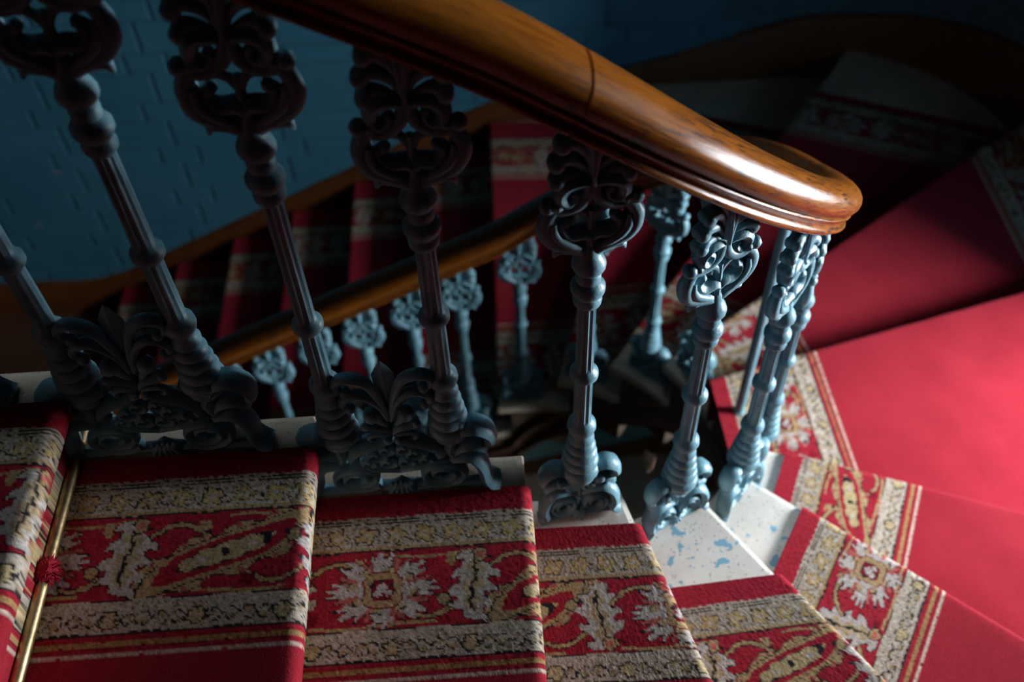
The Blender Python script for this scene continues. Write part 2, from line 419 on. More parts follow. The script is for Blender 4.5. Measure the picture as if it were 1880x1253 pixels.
# right wall with the tall window that lights the winders, and the wall behind the viewer
mb = MB(); T = 0.48
y0, y1, wz0, wz1 = WIN['y0'], WIN['y1'], WIN['z0'], WIN['z1']; zb, zt = ZC-7.4, ZC+1.4
for a, b, c, d in ((-1.1, y0, zb, zt), (y1, 2.6, zb, zt), (y0, y1, zb, wz0-3), (y0, y1, wz1-3, wz0), (y0, y1, wz1, zt)): mb.box(XW+0.002, XW+T, a, b, c, d)
tag(obj('wall_right', mb.mesh('wall_right', BLUEJ, False)), 'blue painted wall with a tall window beside the winder steps', kind='structure')
gm, gnt, gb = mat('window_glass'); gb.inputs['Transmission Weight'].default_value = 1; gb.inputs['Roughness'].default_value = 0.05
for k, dz in ((1, 0.0), (2, -3.0)):
    wn = empty('window_%d' % k, (XW+0.43, (y0+y1)/2, wz0+dz)); tag(wn, ('tall window in the wall beside the winder steps', 'tall window on the storey below')[k-1], kind='structure')
    mb = MB(); hw = (y1-y0)/2; hh = wz1-wz0
    for a, b, c, d in ((-hw, -hw+.05, 0, hh), (hw-.05, hw, 0, hh), (-hw, hw, 0, .05), (-hw, hw, hh-.05, hh), (-hw, hw, 1.23, 1.27)): mb.box(-.02, .02, a, b, c, d)
    obj('window_frame', mb.mesh('window_frame', FRAMEW, False), wn, (0.012, 0, 0))
    mb = MB(); mb.box(.0, .005, -hw+.05, hw-.05, .05, hh-.05); obj('pane', mb.mesh('pane', gm, False), wn, (0.08, 0, 0))

# dark wooden door case at the foot of the lower flight
dr = empty('door_1', (-2.75, 3.64, zn(N1)-RISE)); tag(dr, 'dark brown door case on the landing at the far left', kind='structure')
mb = MB(); mb.box(-.10, .0, -.05, .02, 0, 2.2); mb.box(-.02, .015, -.07, -.04, 0, 2.2); obj('door_frame', mb.mesh('door_frame', STRINGW, False), dr)
mb = MB(); mb.box(-.62, -.10, -.02, .01, 0, 2.15); obj('door_leaf', mb.mesh('door_leaf', STRINGER, False), dr)

# string board that closes the well side of the steps
def well_string(dz, nA, nB, name, label):
    sA = cross(PW, *nosing(nA)); sB = cross(PW, *nosing(nB)); P = np.array(sub(PW, sA, sB))
    a = sA+np.concatenate([[0], np.cumsum(np.linalg.norm(np.diff(P, axis=0), axis=1))])
    ns = list(range(nA, nB+1)); ss = [cross(PW, *nosing(n)) for n in ns]
    zz = np.interp(a, ss, [zn(n) for n in ns])+dz
    zz = np.convolve(np.pad(zz, 3, 'edge'), np.ones(7)/7, 'valid')
    Q = offset(P, 0.014); Q2 = offset(P, .022); mb = MB()
    mb.rings([[(p[0], p[1], z-0.31), (q2[0], q2[1], z-.31), (q2[0], q2[1], z-.285), (q[0], q[1], z-.275), (q[0], q[1], z-0.20), (p[0], p[1], z-0.20)] for p, q, q2, z in zip(P, Q, Q2, zz)])
    return tag(obj(name, mb.mesh(name, STRINGW)), label, kind='structure')
well_string(0, 0, 16, 'trim_3', 'dark brown string board under the tread ends round the stairwell')
for k, (ang, dzz, ln) in enumerate(((36, -.33, .075), (8, -.35, .085))):
    t = math.radians(ang); r = R_WELL-0.02
    mb = MB(); pts = [(-.022, 0), (.024, .004), (.02, -ln*.55), (.006, -ln*.42), (-.004, -ln), (-.02, -ln*.6)]
    mb.rings([[(x, y0_, z) for x, z in pts] for y0_ in (-.002, .002)])
    o = obj('plaster_flake', mb.mesh('plaster_flake', PINK, False), None, (WC[0]+r*math.cos(t), WC[1]+r*math.sin(t), zn(9 if k == 0 else 7)+dzz+0.03)); o.rotation_euler = (0.35, 0.2*(1-2*k), t+math.pi/2)
    tag(o, ('pale pink flake of plaster hanging under the tread ends behind the third single post', 'pale pink plaster flake hanging lowest in the well, beside the curved carpet end')[k], 'plaster flake')

# ------------------------------------------------------------------ carpet
SET = 0.045                                  # risers stand this far behind the nosings
CT = 0.010                                   # carpet thickness
INNER = {3: ((.045, .864), (.225, .862)), 4: ((.303, .807), (.487, .819)), 5: ((.535, .898), (.628, 1.038)), 6: ((.629, 1.178), (.678, 1.276)),
         7: ((.587, 1.364), (.583, 1.603)), 8: ((.640, 1.72), (.610, 1.89)), 9: ((.545, 1.985), (.415, 2.085)), 10: ((.36, 2.10), (.20, 2.088)), 11: ((.2, 2.094), (-.02, 2.096))}
OUTER = {4: ((.65, -.63), (1.25, -.60)), 5: ((1.30, -.58), (1.90, -.20)), 6: ((1.93, -.15), (2.0, .65)), 7: ((2.01, .75), (2.02, 1.9)), 8: ((2.03, 2.0), (2.05, 2.7)),
         9: ((2.0, 2.99), (1.40, 3.29)), 10: ((1.26, 3.241), (.833, 3.431)), 11: ((.7, 3.57), (.04, 3.622))}
WB = 0.317
def edge(n, outer=False):
    if outer:
        if n in OUTER: p, q = OUTER[n]
        elif n <= 3: p, q = (-1, -.63), (1, -.63)
        else: p, q = (1, 3.622), (-1, 3.622)
    else:
        if n in INNER: p, q = INNER[n]
        elif n <= 2: p, q = (-1, .861), (1, .861)
        else: p, q = (1, 2.096), (-1, 2.096)
    p = np.array(p, float); q = np.array(q, float); return p, (q-p)/np.linalg.norm(q-p)
def lx(p, d, q, e):
    """parameter t with p + t d on the line q + u e"""
    det = d[0]*(-e[1])+e[0]*d[1]; w = q-p
    return (w[0]*(-e[1])+e[0]*w[1])/det
CREAM = np.array([.43, .365, .305]); TAN = np.array([.36, .245, .125]); RED = np.array([.30, .016, .030]); BLK = np.array([.018, .018, .022]); GREY = np.array([.42, .375, .355]); ROSE = np.array([.45, .12, .10]); WINE = np.array([.17, .008, .018])
def pattern(u, v):
    """carpet border: v metres from the edge, u metres along the run"""
    shp = u.shape; C = np.empty(shp+(3,)); C[:] = RED
    u, v = u+.0022*np.sin(u*173+2.1*np.sin(v*211))+.0012*np.sin(u*431+v*97), v+.0006*np.sin(u*57)+.0006*np.sin(u*401)*np.sin(v*333)
    def put(mask, c): C[mask] = c
    def outlined(sd, c, w=.0022): put((sd < w), BLK); put(sd < 0, c)
    n1 = np.sin(u*310+np.sin(v*270)*1.7)*np.sin(v*330+np.sin(u*190)*1.3)
    # band A: cream with little flowers
    A = (v > .043) & (v < .102); put(A, CREAM*.92)
    put(A & (v < .0465), CREAM); put((v > .0465) & (v < .0488), BLK); put((v > .0525) & (v < .0545), BLK)
    va = v-.0765; pa = .046
    k = np.floor(u/pa); uu = u-(k+.5)*pa; odd = (k % 2) == 0
    r = np.hypot(uu, va); th = np.arctan2(va, uu)
    sd = np.where(odd, r-.0135-.004*np.cos(5*th), np.maximum(np.abs(uu)*.9-.013+.3*np.abs(va), np.abs(va)-.012)+.003*np.sin(th*4))
    inA = A & (v > .056) & (v < .098)
    put(inA & (sd < .0022), BLK); put(inA & (sd < 0), np.array([.42, .30, .14])); put(inA & (r < .005), CREAM)
    vine = np.abs(va-.012*np.sin(u*2*math.pi/(pa)+1.0)); put(inA & (vine < .0013) & (sd > .003), BLK)
    put(inA & (np.abs(n1) > .86) & (sd > .003), np.array([.20, .17, .14]))
    put((v > .096) & (v < .102), TAN); put((v > .102) & (v < .105), BLK)
    # field of flowers on red
    Fm = (v > .1057) & (v < .235); vf = v-.170
    P = .56; x = (u/P-np.floor(u/P)-.5)*P                      # -.28 .. .28
    line = np.abs(vf+.056-.004*np.sin(u*40)) ; put(Fm & (line < .0022) & (np.sin(u*22) > -.2), TAN)
    put(Fm & (np.abs(vf-.058-.003*np.sin(u*34)) < .0026) & (np.sin(u*22+2) > -.5), TAN); 
    # curling vine
    w = .048*np.sin(2*math.pi*u/.28); dv = np.abs(vf-w)/np.sqrt(1+(.048*2*math.pi/.28*np.cos(2*math.pi*u/.28))**2)
    put(Fm & (dv < .0050), BLK); put(Fm & (dv < .0030), TAN)
    for k_ in range(8):
        bx = x-(-.245+.07*k_); by = vf-.045*(-1)**k_; put(Fm & (np.hypot(bx, by) < .0085+.002*np.sin(5*np.arctan2(by, bx))), (WINE, np.array([.34, .24, .12]))[k_ % 2])
    # long diagonal paisley between the palmettes
    xp = np.where(x > 0, x-.28, x+.28); a = .50
    p_ = xp*math.cos(a)-vf*math.sin(a); q_ = xp*math.sin(a)+vf*math.cos(a); q_ = q_-.010*np.sin(p_*22)
    e = (p_/.132)**2+(q_/.029)**2
    lob = 1.55+.45*np.sin(p_*95+q_*40); put(Fm & (e < lob+.14), BLK); put(Fm & (e < lob), np.array([.38, .27, .14])); put(Fm & (e < lob) & (e > 1.25) & (np.sin(p_*240) > .35), ROSE*.8)
    put(Fm & (e < 1.10), BLK); put(Fm & (e < 1), TAN); put(Fm & (e < .66), RED); put(Fm & (e < .30), BLK); put(Fm & (e < .25+.07*np.sin(p_*190)), np.array([.40, .31, .17])); put(Fm & (np.hypot(p_, q_) < .007), BLK); put(Fm & (np.hypot(np.abs(p_)-.035, q_) < .005), GREY)
    # broad serrated palmette with a square heart
    xr, yr = x/.082, vf/.060; r = np.hypot(xr, yr); th = np.arctan2(yr, xr)
    ser = .80+.17*np.abs(np.cos(4*th))+.09*np.clip(2*np.sin(30*th+1.2*np.sin(4*th)), -1, 1)
    put(Fm & (r < ser+.045), BLK); put(Fm & (r < ser), GREY)
    put(Fm & (r < ser) & (np.abs(np.sin(4*th)) > .86) & (r > .50), ROSE*.85); put(Fm & (r < .64) & (r > .50) & (np.sin(8*th) > .2), np.array([.38, .28, .16])); put(Fm & (np.abs(r-.66) < .02) & (np.sin(8*th) > .2), BLK)
    box = np.maximum(np.abs(x), np.abs(vf))*.65+np.hypot(x, vf)*.35; put(Fm & (box < .031), WINE); put(Fm & (box < .0285), TAN); put(Fm & (box < .0185), BLK)
    put(Fm & (box < .0165+.003*np.cos(6*th)), WINE); put(Fm & (np.hypot(x, vf+.004) < .0075), GREY); put(Fm & (np.hypot(np.abs(x)-.008, vf-.006) < .005), GREY)
    # upright serrated leaves
    for cx_, fl_ in ((-.140, 1), (.140, -1)):
        lx_ = x-cx_; ly = vf*fl_; cv = lx_+.30*ly-.014*np.sin(ly*42)
        half = .031*np.clip(1-(ly/.060)**2, 0, 1)**.6*(1+.28*np.clip(1.6*np.sin(ly*230+np.abs(lx_)*120), -1, 1))
        put(Fm & (np.abs(cv) < half+.0026) & (np.abs(ly) < .061), BLK); put(Fm & (np.abs(cv) < half) & (np.abs(ly) < .059), GREY)
        put(Fm & (np.abs(cv) < half*.42) & (np.abs(ly) < .045), np.array([.38, .29, .18])); put(Fm & (np.abs(cv) < .0022) & (np.abs(ly) < .045), BLK)
        rr_ = np.hypot(lx_-.012, ly-.050); put(Fm & (rr_ < .013), BLK); put(Fm & (rr_ < .011), TAN); put(Fm & (rr_ < .006), ROSE)
        rr_ = np.hypot(lx_+.046, ly+.022); put(Fm & (rr_ < .0115), BLK); put(Fm & (rr_ < .009), np.array([.34, .25, .13]))
    # band B
    B = (v > .235) & (v < .283); put(B, CREAM); put((v > .2335) & (v < .235), BLK)
    vb = v-.263; pb = .118; t = (u/pb-np.floor(u/pb)-.5)*pb
    inB = B & (v > .245) & (v < .281)
    r = np.hypot(t, vb); ring = np.abs(r-.0125+.0015*np.cos(8*np.arctan2(vb, t))); put(inB & (r < .0125), np.array([.45, .35, .2])); put(inB & (ring < .0017), BLK)
    for c_ in (-.036, .036):
        tt = t-c_; wv = np.abs(vb-.0095*np.sin(tt*150)); put(inB & (np.abs(tt) < .023) & (wv < .0017), BLK)
        put(inB & (np.abs(tt) < .021) & (np.abs(vb+.0095*np.sin(tt*150)) < .0012), BLK)
        put(inB & (np.hypot(tt-.010, vb-.004) < .004), np.array([.36, .26, .13])); put(inB & (np.hypot(tt+.010, vb+.004) < .004), np.array([.36, .26, .13]))
    fleck = RNG.random(shp) < .06; put(fleck & (A | B), np.array([.13, .10, .085])); fleck = RNG.random(shp) < .07; put(fleck & (A | B), np.array([.33, .24, .14]))
    put((v > .281) & (v < .2850), BLK)
    put((v > .2935) & (v < .3005), np.array([.33, .19, .085])); put((v > .3005) & (v < .3025), WINE); put((v > .3095) & (v < .3140), np.array([.50, .38, .32]))
    return C
class Grid:
    """joins many regular grids into one mesh with a colour per vertex"""
    def __init__(s): s.v = []; s.q = []; s.c = []; s.n = 0
    def add(s, V, C=None):
        h, w = V.shape[:2]; idx = np.arange(h*w).reshape(h, w)+s.n
        s.q.append(np.stack([idx[:-1, :-1], idx[:-1, 1:], idx[1:, 1:], idx[1:, :-1]], -1).reshape(-1, 4)); s.v.append(V.reshape(-1, 3))
        if C is not None: s.c.append(C.reshape(-1, 3))
        s.n += h*w
    def mesh(s, name, m):
        V = np.concatenate(s.v).astype(np.float32); Q = np.concatenate(s.q).astype(np.int32)
        me = bpy.data.meshes.new(name); me.vertices.add(len(V)); me.vertices.foreach_set('co', V.ravel())
        me.loops.add(Q.size); me.loops.foreach_set('vertex_index', Q.ravel()); me.polygons.add(len(Q))
        me.polygons.foreach_set('loop_start', np.arange(0, Q.size, 4, dtype=np.int32)); me.polygons.foreach_set('loop_total', np.full(len(Q), 4, np.int32))
        me.polygons.foreach_set('use_smooth', np.ones(len(Q), bool))
        if s.c:
            c = np.concatenate(s.c); a = me.color_attributes.new('Col', 'FLOAT_COLOR', 'POINT'); a.data.foreach_set('color', np.concatenate([c, np.ones((len(c), 1))], 1).astype(np.float32).ravel())
        me.materials.append(m); me.update(); me.validate(); return me
RN = 0.017                                   # the carpet's roll over the nosing
def rows(n, outer, vs, m, jit):
    """lines of tread n parallel to its carpet edge, at the distances vs; each goes riser foot > nosing > down the riser"""
    O, d = edge(n, outer); nr = np.array([d[1], -d[0]])*(-1 if outer else 1)
    pb, db = nosing(n-1); pf, df = nosing(n); pb = pb-fwd(n-1)*(SET-.004)
    z = zn(n)+CT; V = []; Us = []
    pf2 = pf+fwd(n)*0.008
    for v in vs:
        p = O+v*nr; ta = lx(p, d, pb, db); tb = lx(p, d, pf2, df)
        f = np.linspace(ta, max(tb-RN, ta+.002), m); th = np.linspace(0, math.pi/2, 7)[1:]
        tt = np.concatenate([f, tb-RN+RN*np.sin(th), [tb-.001, tb-.02, tb-.036, tb-.04, tb-.04]])
        zz = np.concatenate([np.full(m, z), z-RN*(1-np.cos(th)), [z-.035, z-.05, z-.062, z-.11, z-RISE-.004]])
        uu = np.concatenate([f, f[-1]+RN*th, f[-1]+RN*1.57+np.array([.015, .04, .06, .1, .145])])
        V.append(np.stack([p[0]+tt*d[0], p[1]+tt*d[1], zz], 1)); Us.append(uu)
    V = np.array(V); 
    if jit: V[..., 2] += RNG.normal(0, jit, V.shape[:2])
    return V, np.array(Us)
PH = {n: 0.0 for n in range(-4, 20)}
PH.update({0: .05, 1: .30, 2: .145, 3: .04, 4: .39, 5: .182, 6: .524})
gi, go, gr = Grid(), Grid(), Grid(); skirt = Grid()
ph = 0.0
for n in range(N0, N1+1):
    if n < -1: res = .012
    elif n <= 6: res = .0027
    elif n <= 11: res = .0045
    else: res = .006
    vs = np.arange(0, WB+res*.5, res); vs[-1] = WB
    O, d = edge(n); L = 0.34 if n <= 2 or n >= 10 else 0.5
    m = int(min(L, .46)/res)
    V, U = rows(n, False, vs, m, .0003 if n <= 7 else 0)
    off = .07 if n >= 8 else 0.0
    phase = PH[n] if n in PH and n <= 6 and n >= 0 else ph
    if n <= 2: u0 = U-U[:, :1]+0*U
    else: u0 = U
    vv = np.repeat(vs[:, None]+off*np.clip(1-vs[:, None]/WB, 0, 1), U.shape[1], 1)
    C = pattern(u0+phase, vv); C = C*(1+RNG.normal(0, .20, C.shape[:2]))[..., None]; C = np.clip(C, 0, 1); ph += .41
    gi.add(V, C)
    low = V[0].copy(); low[:, 2] -= CT; skirt.add(np.stack([low, V[0]], 0), np.tile(C[:1, :, :]*0+RED, (2, 1, 1)))
    # outer border
    ro = .008 if n >= 8 else .02
    wo = WB+(.072 if n >= 11 else 0); vo = np.arange(0, wo+ro*.5, ro); vo[-1] = wo
    mo = int(.6/ro)
    Vo, Uo = rows(n, True, vo, mo, 0); Co = pattern(Uo+ph, np.repeat(vo[:, None]-(wo-WB), Uo.shape[1], 1)); go.add(Vo, np.clip(Co*(1+RNG.normal(0, .08, Co.shape[:2]))[..., None], 0, 1))
    # plain red field between
    V1, _ = rows(n, False, [WB], 24, 0); V2, _ = rows(n, True, [wo], 24, 0)
    w = np.linspace(0, 1, 40)[:, None, None]; Vr = V1*(1-w)+V2*w
    Vr[..., 2] += .0012*np.sin(Vr[..., 0]*37+Vr[..., 1]*23)*np.sin(w[..., 0]*math.pi)
    gr.add(Vr)
cp = empty('stair_carpet', (0, 0.5, zn(2))); tag(cp, 'red wool stair carpet with a cream and gold floral border', 'carpet')
def child_at(name, me, par):
    o = obj(name, me, par); o.matrix_parent_inverse = par.matrix_basis.inverted(); return o
child_at('red_field', gr.mesh('red_field', REDC), cp)
b_ = child_at('patterned_border', gi.mesh('patterned_border', CARPET), cp); b_['label'] = 'floral border on the stairwell side of the carpet'
b2_ = child_at('patterned_border', go.mesh('patterned_border', CARPET), cp); b2_['label'] = 'floral border on the wall side of the carpet'
child_at('bound_edge', skirt.mesh('bound_edge', CARPET), cp)

# brass stair rods at the feet of the risers
ORD = {-1: 'brass stair rod highest up, out at the left edge', 0: 'brass stair rod with a red wool tuft at the lower left', 1: 'brass stair rod peeking out under the second patterned step from the left', 2: 'brass stair rod tucked under the step left of the first single post'}
tuft = MB()
for k in range(260):
    a, t = random.uniform(0, 6.28), math.acos(random.uniform(-1, 1)); r = .017*random.uniform(.75, 1.1)
    dx, dy, dz = math.sin(t)*math.cos(a), math.sin(t)*math.sin(a), math.cos(t)
    b = .004; tuft.add([(dx*r*.5-b*dy, dy*r*.5+b*dx, dz*r*.5), (dx*r*.5+b*dy, dy*r*.5-b*dx, dz*r*.5), (dx*r*1.3, dy*r*1.3*1.2, dz*r*1.1), (dx*r*.5, dy*r*.5, dz*r*.5+b)], [(0, 1, 2), (1, 3, 2), (3, 0, 2)])
tuft.ball((0, 0, 0), .016, 1.25)
TUFT = tuft.mesh('wool_tuft', REDC, False)
for n in (-1, 0, 1, 2):
    p, _ = nosing(n); x = p[0]-.026; z = zn(n+1)+CT+.012
    e = empty('stair_rod', (x, .86, z)); tag(e, ORD[n], 'stair rod', 'brass rods of the upper flight')
    mb = MB(); L = .07
    mb.rings([[(.0092*math.cos(a), yy, .0092*math.sin(a)) for a in [2*math.pi*k/12 for k in range(12)]] for yy in (L, -1.46)])
    rd = obj('rod', mb.mesh('rod', BRASS), e)
    mb = MB(); mb.lathe([(.004, 0), (.009, .002), (.010, .008), (.006, .012)], 12); me = mb.mesh('rod_finial', BRASS); f = obj('rod_finial', me, rd, (0, L, 0)); f.rotation_euler = (-math.pi/2, 0, 0)
    if n == 0: obj('wool_tuft', TUFT, e, (0.004, -.19, 0.004))
    else:
        mb = MB(); mb.box(-.012, .010, -.008, .008, -.010, .002); mb.ball((0, 0, .004), .010); obj('bracket', mb.mesh('bracket', BRASS), e, (0, -.19, 0))

# ------------------------------------------------------------------ handrail
R_RAIL = 0.585
def rail_z(s):
    """underside of the rail; s runs along the centre line, 0 where the round end begins"""
    S = [-3.2, -.36, -.26, -.16, -.06, 0, .06, .153, .306, .46, .61, .766, .92, 1.07, 1.23, 1.38, 1.53, 1.84, 1.9, 5.2]
    Z = [-.4738+2.84*.50, -.4738, -.5265, -.5792, -.6341, -.6743, -.7177, -.7946, -.9264, -1.056, -1.1739, -1.2889, -1.3896, -1.4634, -1.5491, -1.675, -1.795, -2.035, -2.068, -2.068-3.3*.480]
    return np.interp(s, S, Z)
JO = (.0317, 1.6217)                          # scarf joints of the rail
def rail_path():
    LA = math.pi*R_RAIL; pts = []
    for s in np.sort(np.concatenate([np.arange(-3.0, -.4, .12), np.arange(-.4, LA+.3, .016), np.arange(LA+.3, LA+2.6, .10)]+[[j-.0022, j-.0012, j+.0012, j+.0022] for j in JO])):
        if s < 0: p = (WC[0]+s, WC[1]-R_RAIL); t = (1, 0)
        elif s < LA: a = s/R_RAIL-math.pi/2; p = (WC[0]+R_RAIL*math.cos(a), WC[1]+R_RAIL*math.sin(a)); t = (-math.sin(a), math.cos(a))
        else: p = (WC[0]-(s-LA), WC[1]+R_RAIL); t = (-1, 0)
        pts.append((s, p, t))
    return pts
# half profile (lateral, height): base, bead, cove, groove and the broad rounded grip
HP = [(0, 0), (.020, 0), (.026, .002), (.0315, .006), (.033, .011), (.0315, .016), (.0275, .0195), (.0275, .022), (.030, .026), (.0345, .031), (.0365, .035), (.0355, .038), (.0325, .0395), (.0345, .0415), (.041, .047), (.0455, .056), (.0470, .066), (.0455, .076), (.0405, .086), (.032, .0945), (.020, .1005), (.008, .103), (0, .1035)]
HP = [(a*1.01, b*.906) for a, b in HP]
PROF = HP+[(-a, b) for a, b in HP[-2:0:-1]]
def make_rail():
    pp = rail_path(); S = np.array([q[0] for q in pp]); Z = rail_z(S)
    # smooth the slope changes
    Sf = np.arange(S[0], S[-1], .008); Zf = rail_z(Sf); k = np.hanning(23); k /= k.sum(); Zf = np.convolve(np.pad(Zf, 11, 'edge'), k, 'valid')
    Z = np.interp(S, Sf, Zf); sl = np.gradient(Z, S)
    V = []; UV = []; n = len(PROF); per = np.concatenate([[0], np.cumsum([math.dist(a, b) for a, b in zip(PROF[:-1], PROF[1:])])])
    for (s, p, t), z, m in zip(pp, Z, sl):
        k = 1.0
        for j in JO:
            if abs(s-j) < .0014: k = .955
        lat = (t[1], -t[0]); c = 1/math.sqrt(1+m*m)
        # section square to the sloping rail
        for (a, b), w in zip(PROF, per):
            a2 = a*k; b2 = b*k+.047*(1-k); al = -m*c*b2*0.5
            V.append((p[0]+lat[0]*a2+t[0]*al, p[1]+lat[1]*a2+t[1]*al, ZC+z+b2*(c*.5+.5))); UV.append((s, w, 0))
    F = []
    for i in range(len(pp)-1):
        for k in range(n): F.append((i*n+k, i*n+(k+1) % n, (i+1)*n+(k+1) % n, (i+1)*n+k))
    F.append(tuple(range(n))); F.append(tuple((len(pp)-1)*n+k for k in range(n))[::-1])
    me = bpy.data.meshes.new('handrail'); me.from_pydata(V, [], F)
    at = me.attributes.new('railuv', 'FLOAT_VECTOR', 'POINT'); at.data.foreach_set('vector', np.array(UV, np.float32).ravel())
    bm = bmesh.new(); bm.from_mesh(me); bmesh.ops.recalc_face_normals(bm, faces=bm.faces)
    for f in bm.faces: f.smooth = True
    for e in bm.edges:
        if len(e.link_faces) == 2 and e.calc_face_angle(0) > math.radians(42): e.smooth = False
    bm.to_mesh(me); bm.free(); me.materials.append(RAIL)
    return obj('handrail', me)
tag(make_rail(), 'varnished orange-brown wooden handrail sweeping down and curling round the stairwell', 'handrail')
def rail_under(x, upper): return rail_z(x-WC[0]) if upper else rail_z(math.pi*R_RAIL+(WC[0]-x))

# ------------------------------------------------------------------ cast-iron balusters
HB = 0.80
POSTM = {}
def post_mesh(ex, lowcut=0.0):
    """turned post: spiral foot, rings and fluted shaft; ex = extra length of the upper shaft"""
    key = round(ex, 3)
    if key in POSTM: return POSTM[key]
    pr = [(.010, .118), (.022, .120), (.027, .126), (.0285, .133), (.026, .139)]
    z = .139; r = .0335
    for k in range(5):
        pr += [(r-.0045, z+.001), (r, z+.007), (r+.0005, z+.013), (r-.003, z+.020)]; z += .0215; r -= .0031
    pr += [(.0165, .250), (.0175, .256), (.0215, .260), (.0235, .268), (.0225, .277), (.0180, .282), (.0155, .286), (.0150, .290), (.0148, .34), (.0145, .388), (.0150, .392), (.0185, .396), (.0218, .401), (.0218, .409), (.0185, .414), (.0148, .418), (.0143, .423)]
    e = ex
    pr += [(.0138, .47+e/2), (.0136, .510+e), (.0160, .514+e), (.0195, .518+e), (.0205, .525+e), (.0175, .532+e), (.0205, .536+e), (.0240, .543+e), (.0240, .551+e), (.0205, .557+e), (.0165, .561+e), (.0175, .563+e), (.0175, .575+e), (.0155, .578+e), (.0195, .582+e), (.0228, .588+e), (.0232, .594+e), (.0205, .602+e), (.0165, .608+e), (.0140, .614+e), (.0125, .625+e), (.006, .640+e)]
    mb = MB(); mb.lathe(pr, 24, flute=[(.289, .389), (.422, .511+e)])
    POSTM[key] = mb.mesh('post', IRON, True, 40); return POSTM[key]
def cap_mesh():
    mb = MB()
    scroll(mb, [(2, -190), (12, -177), (32, -169), (49, -159), (57, -143), (58, -126), (53, -112), (45, -103)], [9, 12, 11.5, 11, 12, 11.5, 10, 9], 1.05)
    scroll(mb, [(14, -171), (26, -163), (40, -152), (48, -138), (48, -122)], [4, 6.5, 7, 6, 3], 1.0, y=-8)
    scroll(mb, [(14, -171), (26, -163), (40, -152), (48, -138), (48, -122)], [4, 6.5, 7, 6, 3], 1.0, y=8)
    for s in (1, -1):
        mb.ball((s*.056, -.002, -.097), .0112, 1.1); mb.ball((s*.043, -.003, -.097), .0085, 1.2); mb.ball((s*.030, 0, -.126), .0075, 1.2)
    scroll(mb, [(4, -66), (18, -63), (32, -66), (40, -77), (39, -89), (31, -95), (23, -92), (20, -84), (26, -79)], [8, 10, 11, 10.5, 9.5, 9, 7.5, 6.5, 6], 1.35)
    scroll(mb, [(4, -60), (4, -78), (9, -92), (19, -102), (34, -107), (48, -103)], [7, 8.5, 9.5, 9.5, 9, 9], 1.1)
    scroll(mb, [(0, -154), (9, -149), (24, -150), (34, -143), (37, -132), (30, -127)], [11, 11, 11, 10, 8, 7.5], 1.15)
    scroll(mb, [(0, -192), (0, -160), (0, -112)], [11, 8, 5], 1.2, mir=False)
    scroll(mb, [(0, -130), (7, -117), (16, -110), (26, -110)], [6, 6, 6, 5], 1.0)
    scroll(mb, [(10, -181), (28, -176), (42, -175), (47, -187)], [6, 7, 7, 2.5], 1.4)
    return mb.mesh('scroll_capital', IRON)
def palm_mesh():
    mb = MB()
    for pts, rr in (([(3, -66), (16, -55), (29, -50), (39, -52), (44, -59)], [4, 5, 7, 9.5, 11]), ([(3, -58), (10, -42), (22, -30), (36, -25), (45, -32)], [4, 5, 7, 9.5, 11]), ([(2, -52), (6, -30), (14, -14), (27, -2), (38, -6)], [4, 5, 7, 9.5, 11]), ([(0, -50), (2, -24), (8, -4), (18, 8)], [4, 6, 7, 6])):
        for sg in (-1, 1):
            scroll(mb, pts, rr, .85, dy=[0, sg*2, sg*4, sg*5])
            for s in (1, -1): mb.ball((s*pts[-1][0]/1000, sg*.005, pts[-1][1]/1000), rr[-1]/1000, .9)
    scroll(mb, [(0, -68), (0, -45), (0, -20), (0, 8)], [5, 9, 11, 9], 1.2, mir=False)
    for sg in (-1, 1): scroll(mb, [(0, -66), (1, -40), (4, -10), (7, 8)], [2, 3, 3.5, 3], 1, y=sg*12)
    return mb.mesh('palmette', IRON)
CAP = cap_mesh(); PALM = palm_mesh()
def leaf_mesh():
    mb = MB(); w = [(315, .5, 1), (300, 10, 5), (285, 17, 8), (262, 16, 9), (230, 10, 8), (195, 5, 6), (160, 2, 4)]
    mb.rings([[(a/1000, 0, z/1000), (0, -d/1000, z/1000-.002), (-a/1000, 0, z/1000), (0, d/1000, z/1000-.002)] for z, a, d in w])
    return mb.mesh('leaf_finial', IRON, True, 30)
LEAF = leaf_mesh()
